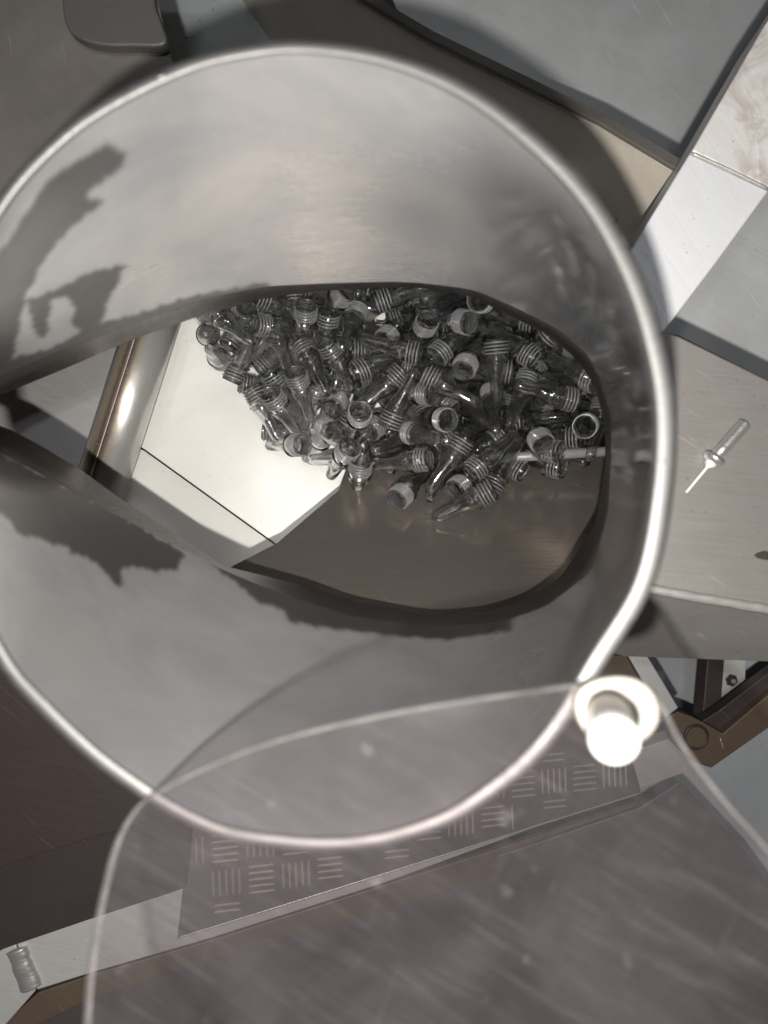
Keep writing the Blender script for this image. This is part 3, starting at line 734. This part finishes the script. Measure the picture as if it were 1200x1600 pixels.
    (0.1188, 0.196, 0.3861, 0.7482, 0.0722, 0.6521, -0.0984),
    (0.242, 0.2332, 0.3918, 0.3149, -0.3638, 0.093, 0.8717),
    (-0.0625, 0.2548, 0.3574, 0.103, 0.7549, 0.5414, 0.3555),
    (-0.0526, 0.2088, 0.3743, -0.3721, 0.3211, 0.0116, 0.8708),
    (0.0531, 0.251, 0.3896, 0.324, -0.6271, -0.0594, 0.7059),
    (0.0777, 0.2626, 0.3877, 0.8145, 0.1639, 0.5417, -0.1272),
    (0.1405, 0.2604, 0.3899, -0.9285, 0.0387, -0.32, -0.1845),
    (-0.0023, 0.2422, 0.3806, -0.9402, -0.0153, 0.3126, 0.1346),
    (0.237, 0.2985, 0.3665, 0.7264, -0.118, -0.2582, 0.6259),
    (-0.0292, 0.252, 0.3585, 0.3054, -0.351, 0.5981, 0.6526),
    (-0.0269, 0.088, 0.3795, -0.1103, 0.0864, 0.1512, 0.9785),
    (0.204, 0.0886, 0.3861, 0.5158, 0.2278, -0.0077, -0.8258),
    (0.2241, 0.1198, 0.3852, -0.9301, 0.1831, 0.1376, -0.2872),
    (0.2167, 0.197, 0.4021, -0.0778, 0.662, -0.7344, -0.1277),
    (0.2399, 0.1387, 0.3975, 0.8346, 0.1232, -0.096, -0.5283),
    (0.1016, 0.2059, 0.3922, 0.3104, 0.2076, 0.0076, -0.9276),
    (0.2181, 0.1866, 0.3931, 0.6229, 0.517, 0.3923, 0.4368),
    (-0.054, 0.2376, 0.3849, -0.1837, 0.1523, 0.0117, 0.971),
    (0.036, 0.1753, 0.3725, -0.4965, 0.0092, -0.258, -0.8287),
    (0.1688, 0.2117, 0.3807, 0.9608, 0.1058, -0.0102, -0.2561),
    (0.2396, 0.2116, 0.3875, 0.4388, 0.3668, 0.2521, -0.7806),
    (0.0645, 0.2195, 0.4018, 0.6638, -0.4113, 0.6197, -0.0793),
    (0.1067, 0.2302, 0.413, 0.5001, -0.3934, 0.7276, 0.2563),
    (0.2162, 0.2206, 0.3705, 0.1855, -0.697, -0.0478, 0.691),
    (-0.0628, 0.2721, 0.3713, 0.2349, -0.751, 0.1028, 0.6084),
    (0.0221, 0.2321, 0.3959, -0.1901, 0.4324, -0.8717, 0.1306),
    (0.0812, 0.2766, 0.4017, -0.606, -0.1686, -0.3599, 0.6891),
    (0.1569, 0.115, 0.4072, 0.3933, -0.4791, 0.5681, -0.5413),
    (0.1801, 0.1381, 0.4115, 0.8374, 0.1941, 0.4543, -0.234),
    (-0.0827, 0.1179, 0.363, 0.6259, -0.1883, -0.3548, -0.6685),
    (0.1089, 0.1355, 0.4065, 0.7014, -0.5878, 0.2403, 0.3238),
    (0.0715, 0.1716, 0.3959, 0.3574, -0.2094, -0.5953, 0.6884),
    (0.0623, 0.1903, 0.3957, -0.7918, 0.0208, -0.3744, 0.482),
    (0.0553, 0.2606, 0.4122, 0.5787, -0.0962, 0.6445, -0.4904),
    (0.179, 0.279, 0.3922, -0.8135, 0.1841, 0.4011, 0.3788),
    (-0.1351, 0.249, 0.358, 0.5998, 0.1363, -0.7684, 0.1764),
    (-0.0294, 0.2544, 0.382, -0.3603, 0.7848, -0.4834, 0.1435),
]
def preform_body():
    outer = [(.0, -.0408), (.0016, -.0406), (.0024, -.0398), (.0030, -.0389), (.0050, -.0378), (.0066, -.0352), (.0074, -.0315), (.0077, -.0220), (.0080, -.0110), (.0086, -.0055), (.0104, 0.0),
             (.0124, .0050), (.0128, .0095), (.0128, .0130), (.0147, .0136), (.0149, .0146), (.0147, .0156), (.0128, .0162), (.0128, .0372), (.0125, .0379)]
    inner = [(.0118, .0380), (.0112, .0378), (.0110, .0360), (.0110, .0120), (.0106, .0060), (.0086, .0005), (.0067, -.0060), (.0061, -.0120), (.0056, -.0300), (.0044, -.0338), (.0025, -.0358), (0, -.0364)]
    prof = outer + inner; n = 28; v = []; f = []; idx = []
    for r, z in prof:
        if r == 0: idx.append([len(v)]*n); v.append((0, 0, z)); continue
        idx.append(list(range(len(v), len(v)+n)))
        v += [(r*math.cos(2*math.pi*k/n), r*math.sin(2*math.pi*k/n), z) for k in range(n)]
    for a, b in zip(idx[:-1], idx[1:]):
        for k in range(n):
            q = [a[k], a[(k+1) % n], b[(k+1) % n], b[k]]; q = list(dict.fromkeys(q))
            if len(q) > 2: f.append(tuple(q))
    me = bpy.data.meshes.new('preform'); me.from_pydata(v, [], f)
    bm = bmesh.new(); bm.from_mesh(me); bmesh.ops.recalc_face_normals(bm, faces=bm.faces); bm.to_mesh(me); bm.free()
    me.polygons.foreach_set('use_smooth', [True]*len(me.polygons)); me.materials.append(M['pet']); return me
def thread_mesh():
    turns, n = 4.2, 28; m = int(turns*n); v = []; f = []
    for i in range(m+1):
        q = 2*math.pi*i/n; z = .0190 + .0040*i/n; e = min(1, i/6, (m-i)/6); h = .0016*e+.0001
        for dr, dz in ((-.0001, -.0013), (h, -.0005), (h, .0005), (-.0001, .0013)):
            v.append(((.0128+dr)*math.cos(q), (.0128+dr)*math.sin(q), z+dz))
    for i in range(m):
        for k in range(4): f.append((i*4+k, i*4+(k+1) % 4, (i+1)*4+(k+1) % 4, (i+1)*4+k))
    f += [(0, 1, 2, 3), tuple(range(m*4, m*4+4))]
    me = bpy.data.meshes.new('screw_thread'); me.from_pydata(v, [], f)
    bm = bmesh.new(); bm.from_mesh(me); bmesh.ops.recalc_face_normals(bm, faces=bm.faces); bm.to_mesh(me); bm.free()
    me.materials.append(M['thread']); me.polygons.foreach_set('use_smooth', [True]*len(me.polygons)); return me
pm, tm = preform_body(), thread_mesh()
PRE_LABEL = 'clear plastic bottle preform with threaded neck lying in the heap on the belt'
PRE_GROUP = 'clear bottle preforms heaped on the belt'
proto = bpy.data.objects.new('bottle_preform', pm); COL.objects.link(proto); tag(proto, PRE_LABEL, 'preform', PRE_GROUP)
pthread = bpy.data.objects.new('screw_thread', tm); COL.objects.link(pthread); pthread.parent = proto
PRE = []
for i, row in enumerate(PILE):
    if i == 0: o, t_ = proto, pthread
    else:
        o = proto.copy(); t_ = pthread.copy(); COL.objects.link(o); COL.objects.link(t_); t_.parent = o
    PRE.append(o)
    o.rotation_mode = 'QUATERNION'; o.location = row[:3]; o.rotation_quaternion = Quaternion(row[3:]); o.scale = (.84, .84, .84)

# the ones at the rim of the heap, or with their mouths turned up, can be told apart: say which they are
info = []
for o in PRE:
    d = H-o.location.z; a = o.rotation_quaternion @ Vector((0, 0, 1))
    over = sum(1 for q in PRE if q is not o and (q.location-o.location).xy.length < .03 and q.location.z > o.location.z+.004)
    info.append((o, 600+o.location.x/d*F, 800-o.location.y/d*F, a.z, over))
vis = [t for t in info if t[2] > 455]
free = [t for t in vis if t[4] == 0]
done = set()
def single(rows, labels):
    for t, lb in zip([t for t in rows if t[0].name not in done], labels):
        t[0]['label'] = lb; done.add(t[0].name)
single(sorted(free, key=lambda t: -t[2]), ['lowest clear preform of the heap, lying on the brown steel slope', 'second lowest clear preform of the heap on the steel slope', 'third lowest clear preform of the heap on the steel slope'])
single(sorted(vis, key=lambda t: t[1]), ['leftmost clear preform of the heap, nearest the steel roller', 'second leftmost clear preform of the heap near the steel roller', 'third leftmost clear preform of the heap near the steel roller'])
single(sorted(vis, key=lambda t: (t[1]-400)*.8-(t[2]-700)*.6), ['clear preform lying on bare white belt at the lower left tip of the heap', 'second clear preform on bare white belt at the lower left of the heap', 'third clear preform on bare white belt at the lower left of the heap'])
single(sorted(free, key=lambda t: -t[1]), ['rightmost clear preform of the heap, against the right tube wall', 'second rightmost clear preform of the heap beside the right tube wall'])
ups = sorted([t for t in free if t[3] > .5 and t[0].name not in done], key=lambda t: t[1])
ORD = ['leftmost', 'second from left', 'third from left', 'fourth from left', 'fifth from left', 'sixth from left', 'seventh from left', 'eighth from left', 'ninth from left', 'tenth from left', 'eleventh from left', 'twelfth from left']
single(ups, ['open mouthed clear preform on top of the heap, ' + w_ + ' of those facing up' for w_ in ORD])
single(sorted(free, key=lambda t: t[2]), ['topmost clear preform in view, just under the upper wall of the tube', 'second topmost clear preform in view under the upper tube wall'])
for o, *_ in info:
    if o.name not in done: o['label'] = 'clear plastic bottle preform with threaded neck in the middle of the heap'

# ------------------------------------------------------------------ machine sheets around the tube
hole = blend_ring([(HC[0]+(x-HC[0])*1.06, HC[1]+(y-HC[1])*1.10) for x, y in WALL_END], (540, 270))
def arc(a0, a1, n=14):
    """points of the opening round the tube from angle a0 to a1 (degrees, image sense)"""
    return [hole[int(round((a0+(a1-a0)*k/n) % 360/360*NT_)) % NT_] for k in range(n+1)]
def panel(name, pts, d, t, mat, label, cat, bevel=.0012):
    o = slab(name, pts, level(d) if not isinstance(d, tuple) else d, t, mat, None, bevel); return tag(o, label, cat)
STRIP = plane3((1000, 260, .69), (600, 30, .88), (1050, 330, .69))
LIP = (STRIP[0]+STRIP[1]*.003, STRIP[1])
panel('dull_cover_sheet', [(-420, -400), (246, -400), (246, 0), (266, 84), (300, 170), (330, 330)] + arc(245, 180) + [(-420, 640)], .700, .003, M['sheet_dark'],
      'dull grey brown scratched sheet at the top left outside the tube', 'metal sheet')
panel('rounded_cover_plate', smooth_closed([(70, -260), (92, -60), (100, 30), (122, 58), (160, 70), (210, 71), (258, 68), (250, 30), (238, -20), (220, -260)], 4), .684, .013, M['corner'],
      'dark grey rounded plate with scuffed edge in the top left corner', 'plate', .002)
panel('diagonal_flat_bar', [(250, -150), (280, -160), (548, -12), (662, 57), (932, 192), (1052, 268), (1100, 420), (1000, 470), (1000, 440), (975, 415), (915, 310), (820, 212), (720, 145), (600, 100), (470, 82), (373, 92), (300, 112), (276, 120), (272, 86)], STRIP, .010, M['strip'],
      'long pale flat bar running diagonally behind the tube mouth', 'flat bar', .001)
br = thing('grey_back_panel', 'large grey mottled steel panel at the top right', 'panel')
slab('panel_sheet', [(480, -320), (1500, -320), (1500, 330), (1060, 330), (932, 230), (660, 110)], level(.95), .003, M['panel'], br)
lip = [(548, -14), (664, 56), (934, 189), (1056, 263), (1054, 270), (932, 196), (662, 63), (546, -6)]
slab('folded_lip', lip, LIP, .012, M['sheet_dark'], br, .0006, 1)
bm_ = thing('bright_box_beam', 'bright steel box beam with brown heat stains and a welded joint', 'beam')
slab('lower_beam', [(1078, 240), (1201, 298), (1118, 412), (1036, 520), (1010, 556), (950, 500), (985, 392)], level(.602), .045, M['beam'], bm_, .0012)
slab('stained_beam', [(1192, 44), (1500, -420), (1600, -300), (1204, 294), (1081, 236)], level(.600), .045, M['beam_stain'], bm_, .0012)['label'] = 'heat stained brown and white beam length'
wz = Vector((0, 0, .0005))
weld('joint_weld', [P(1080, 238.5, .601)+wz, P(1140, 265, .601)+wz, P(1202, 296, .601)+wz], .0013, M['bead'], bm_)
panel('grey_side_panel', [(1150, 330), (1600, -100), (1600, 720), (1210, 600), (1060, 524), (1020, 520), (1030, 480)], .800, .003, M['panel'], 'plain grey steel panel between the bright beam and the brown table sheet', 'panel')
tb = thing('steel_table_sheet', 'brown grey steel table top with a weld bead at its front edge', 'table top')
slab('table_top', [(1036, 517), (1062, 526), (1204, 596), (1600, 760), (1600, 1010), (1204, 950), (1012, 915)] + arc(28, -25), level(.580), .004, M['table'], tb)
FPL = plane3((1010, 920, .5845), (1200, 952, .5845), (1100, 1034, .65))
slab('front_flange', [(960, 905), (1012, 917), (1204, 952), (1600, 1012), (1600, 1060), (1204, 1034), (975, 1026), (880, 1000)], FPL, .003, M['flange'], tb, .0008)
weld('weld_bead', [P(990, 914, .580), P(1060, 928, .580), P(1130, 940, .580), P(1210, 953, .580), P(1400, 984, .580)], .0042, M['bead'], tb)
# bolt hole outlines on the flat bar, built as two shallow raised rings
for (cx, cy, rad), lb in (((893, 290, 45), 'larger bolt hole outline on the flat bar half hidden by the tube rim'), ((985, 392, 28), 'small bolt hole outline on the flat bar against the bright beam')):
    c = Q(cx, cy, STRIP)+Vector((0, 0, .001)); s = rad/F*.69
    tag(lathe('bolt_hole_ring', c-Vector((0, 0, .002)), c+Vector((0, 0, .0035)), [(s, 0), (s, .7), (s*.96, 1), (s*.90, 1), (s*.88, .8)], M['strip'], None, 40), lb, 'bolt hole')

# blind rivet lying on the table
rv = thing('blind_rivet', 'small silver blind rivet with thin pin lying on the brown steel table', 'rivet')
zr = Vector((0, 0, .0052)); a = P(1160, 662, .580)+zr; b = P(1114, 714, .580)+zr; c = P(1070, 770, .580)+Vector((0, 0, .0022))
prof = [(.0030, 0), (.0048, .03)] + [(.0050 if k % 2 else .0045, .05+.03*k) for k in range(24)] + [(.0046, .80), (.0046, 1.0)]
lathe('rivet_body', a, b, prof, M['rivet'], rv, 24)
dd = (c-b).normalized()
lathe('rivet_collar', b, b+dd*.006, [(.0050, 0), (.0082, .1), (.0082, .45), (.0062, .9), (.003, 1)], M['rivet'], rv, 28)
lathe('rivet_pin', b+dd*.004, c, [(.0052, 0), (.0040, .12), (.0011, .22), (.0010, .98), (.0004, 1)], M['bolt'], rv, 16)
tag(slab('dark_smudge', smooth_closed([(1180, 868), (1196, 861), (1216, 870), (1220, 884), (1206, 876), (1192, 874)], 2), level(.5775), .003, M['brown'], None, .0005), 'tiny dark curved smudge on the table at the right edge', 'smudge')  # dark table smudge, built as a thin raised sliver

# ------------------------------------------------------------------ frame and floor seen below the table
tag(slab('pale_strap', [(981, 1024), (1011, 1024), (1034, 1062), (1060, 1106), (1041, 1121), (1010, 1075)], level(.92), .006, M['lightbar']), 'pale slanting metal strap under the table edge', 'strap')
tag(slab('brown_strap', [(930, 1024), (979, 1024), (1008, 1075), (1039, 1122), (1000, 1130), (950, 1080)], level(.93), .03, M['brownish']), 'brown strap beside the pale slanting strap', 'strap')
tag(slab('dark_upright_bar', [(1110, 980), (1136, 980), (1126, 1112), (1097, 1126)], level(.98), .03, M['brown']), 'dark upright bar between two pale pieces under the table', 'bar')
lb = thing('pale_upright_bar', 'pale upright bar with one small bolt under the table', 'bar')
slab('bar_face', [(1134, 985), (1168, 985), (1164, 1082), (1122, 1116)], level(1.0), .01, M['lightbar'], lb)
c = P(1143, 1063, 1.0)
lathe('bolt', c-Vector((0, 0, .001)), c+Vector((0, 0, .004)), [(.0085, 0), (.0085, .3), (.0062, .35), (.0058, 1)], M['brown'], lb, 6, False)
lathe('bolt_tip', c+Vector((0, 0, .004)), c+Vector((0, 0, .008)), [(.0032, 0), (.0032, .8), (.0024, 1)], M['bead'], lb, 16)
fb = thing('brown_corner_frame', 'brown painted corner frame with a round bored end over the floor', 'frame')
slab('frame_face', [(1041, 1121), (1060, 1112), (1080, 1119), (1098, 1128), (1130, 1146), (1200, 1086), (1340, 970), (1340, 1040), (1200, 1138), (1112, 1200), (1080, 1190), (1052, 1160)], level(.93), .02, M['brownish'], fb)
slab('frame_side', [(1097, 1127), (1124, 1110), (1200, 1052), (1340, 940), (1340, 968), (1200, 1084), (1130, 1144)], level(.945), .02, M['brown'], fb)
c = P(1088, 1152, .929)
lathe('bore', c-Vector((0, 0, .004)), c+Vector((0, 0, .0012)), [(.016, 0), (.016, .6), (.0145, 1), (.0125, 1), (.0120, .2)], M['brown'], fb, 32)
weld('weld_mark', [P(1125, 1152, .929), P(1131, 1172, .929)], .0009, M['bead'], fb)

tag(slab('dark_brown_guard', [(-420, 960), (120, 960), (306, 1180), (304, 1266), (136, 1311), (0, 1356), (-420, 1490)], level(.80), .012, M['brown']), 'dark brown guard plate below the tube at the left', 'guard plate')
tag(slab('brown_side_sheet', [(-420, 1430), (0, 1340), (136, 1300), (304, 1256), (290, 1388), (140, 1437), (20, 1478), (-420, 1640)], level(.835), .004, M['grime']), 'brown sheet under the dark guard plate at the left edge', 'sheet')
pf = thing('welded_frame_profile', 'pale frame profile with a fat weld at its corner, bottom left', 'frame')
PPL = plane3((275, 1465, .866), (1000, 1238, .954), (300, 1300, .869))
slab('long_profile', [(24, 1470), (140, 1434), (270, 1392), (560, 1310), (1060, 1150), (1090, 1200), (600, 1380), (330, 1466), (140, 1521), (58, 1547)], PPL, .03, M['profile'], pf)
slab('short_profile', [(-300, 1600), (-20, 1500), (22, 1471), (56, 1548), (10, 1600), (-150, 1760)], (PPL[0]-PPL[1]*.001, PPL[1]), .03, M['profile'], pf)
slab('brown_lower_side', [(60, 1551), (140, 1524), (330, 1469), (600, 1383), (1000, 1255), (1000, 1290), (600, 1425), (330, 1500), (140, 1562), (20, 1620), (-120, 1760), (-150, 1740)], (PPL[0]-PPL[1]*.024, PPL[1]), .01, M['brownish'], pf)
weld('corner_weld', [Q(24, 1482, PPL), Q(36, 1512, PPL), Q(50, 1546, PPL)], .0125, M['bead'], pf, .0016)
# tread plate
TP = plane3((275, 1465, .842), (1000, 1238, .93), (300, 1300, .845))
tr = thing('tread_plate', 'worn metal tread plate with raised bars, seen through the clear lid', 'tread plate')
TREAD = [(277, 1466), (640, 1353), (1002, 1239), (985, 1180), (940, 1120), (700, 1150), (420, 1200), (300, 1262)]
slab('plate', TREAD, TP, .004, M['tread'], tr, .0006, 1)
weld('edge_weld', [Q(x, y, TP) for x, y in ((277, 1466), (400, 1428), (640, 1353), (1002, 1239))], .0011, M['bead'], tr, .003)
o0 = Q(300, 1440, TP); e1 = (Q(400, 1428, TP)-o0).normalized(); e2 = TP[1].cross(e1)
if e2.y < 0: e2 = -e2
bv = []; bl, bw, bh = .0155, .0013, .0015
for sx, sy in ((-1, 0), (-.8, -1), (.8, -1), (1, 0), (.8, 1), (-.8, 1)): bv.append((sx*bl, sy*bw, 0))
for sx, sy in ((-.85, 0), (.85, 0)): bv.append((sx*bl, 0, bh))
bar_me = bpy.data.meshes.new('tread_bar')
bar_me.from_pydata(bv, [], [(0, 1, 6), (1, 2, 7, 6), (2, 3, 7), (3, 4, 7), (4, 5, 6, 7), (5, 0, 6)]); bar_me.materials.append(M['tread_bar'])
S = .0385; nb = 0
for gy in range(-3, 9):
    for gx in range(-3, 20):
        for k in range(5):
            off = (k-2)*.0072; vert = (gx+gy) % 2 == 0
            c = o0 + e1*(S*gx + (off if vert else 0)) + e2*(S*gy + (0 if vert else off))
            d = H-c.z; x = 600+c.x/d*F; y = 800-c.y/d*F
            if not inside(x, y, TREAD) or not inside(x, y+14, TREAD) or x < 285 or y < 1175 or nb >= 298: continue
            u_ = e2 if vert else e1
            ends = [c+u_*bl*1.15, c-u_*bl*1.15]
            if not all(inside(600+p.x/(H-p.z)*F, 800-p.y/(H-p.z)*F, TREAD) for p in ends): continue
            w_ = TP[1]; s_ = w_.cross(u_)
            o = bpy.data.objects.new('tread_bar', bar_me); COL.objects.link(o); o.parent = tr
            o.matrix_world = Matrix((( u_.x, s_.x, w_.x, c.x), (u_.y, s_.y, w_.y, c.y), (u_.z, s_.z, w_.z, c.z+.0001), (0, 0, 0, 1))); nb += 1
tag(slab('shaded_floor_sheet', [(-500, 1900), (0, 1640), (60, 1580), (330, 1490), (1000, 1262), (1062, 1222), (1165, 1332), (1330, 1560), (1700, 2000), (400, 2300)], level(.95), .004, M['lowshade']), 'dark brown sheet in place of the shaded floor under the clear lid', 'plate')  # added dark sheet that stands in for the shaded floor below the lid
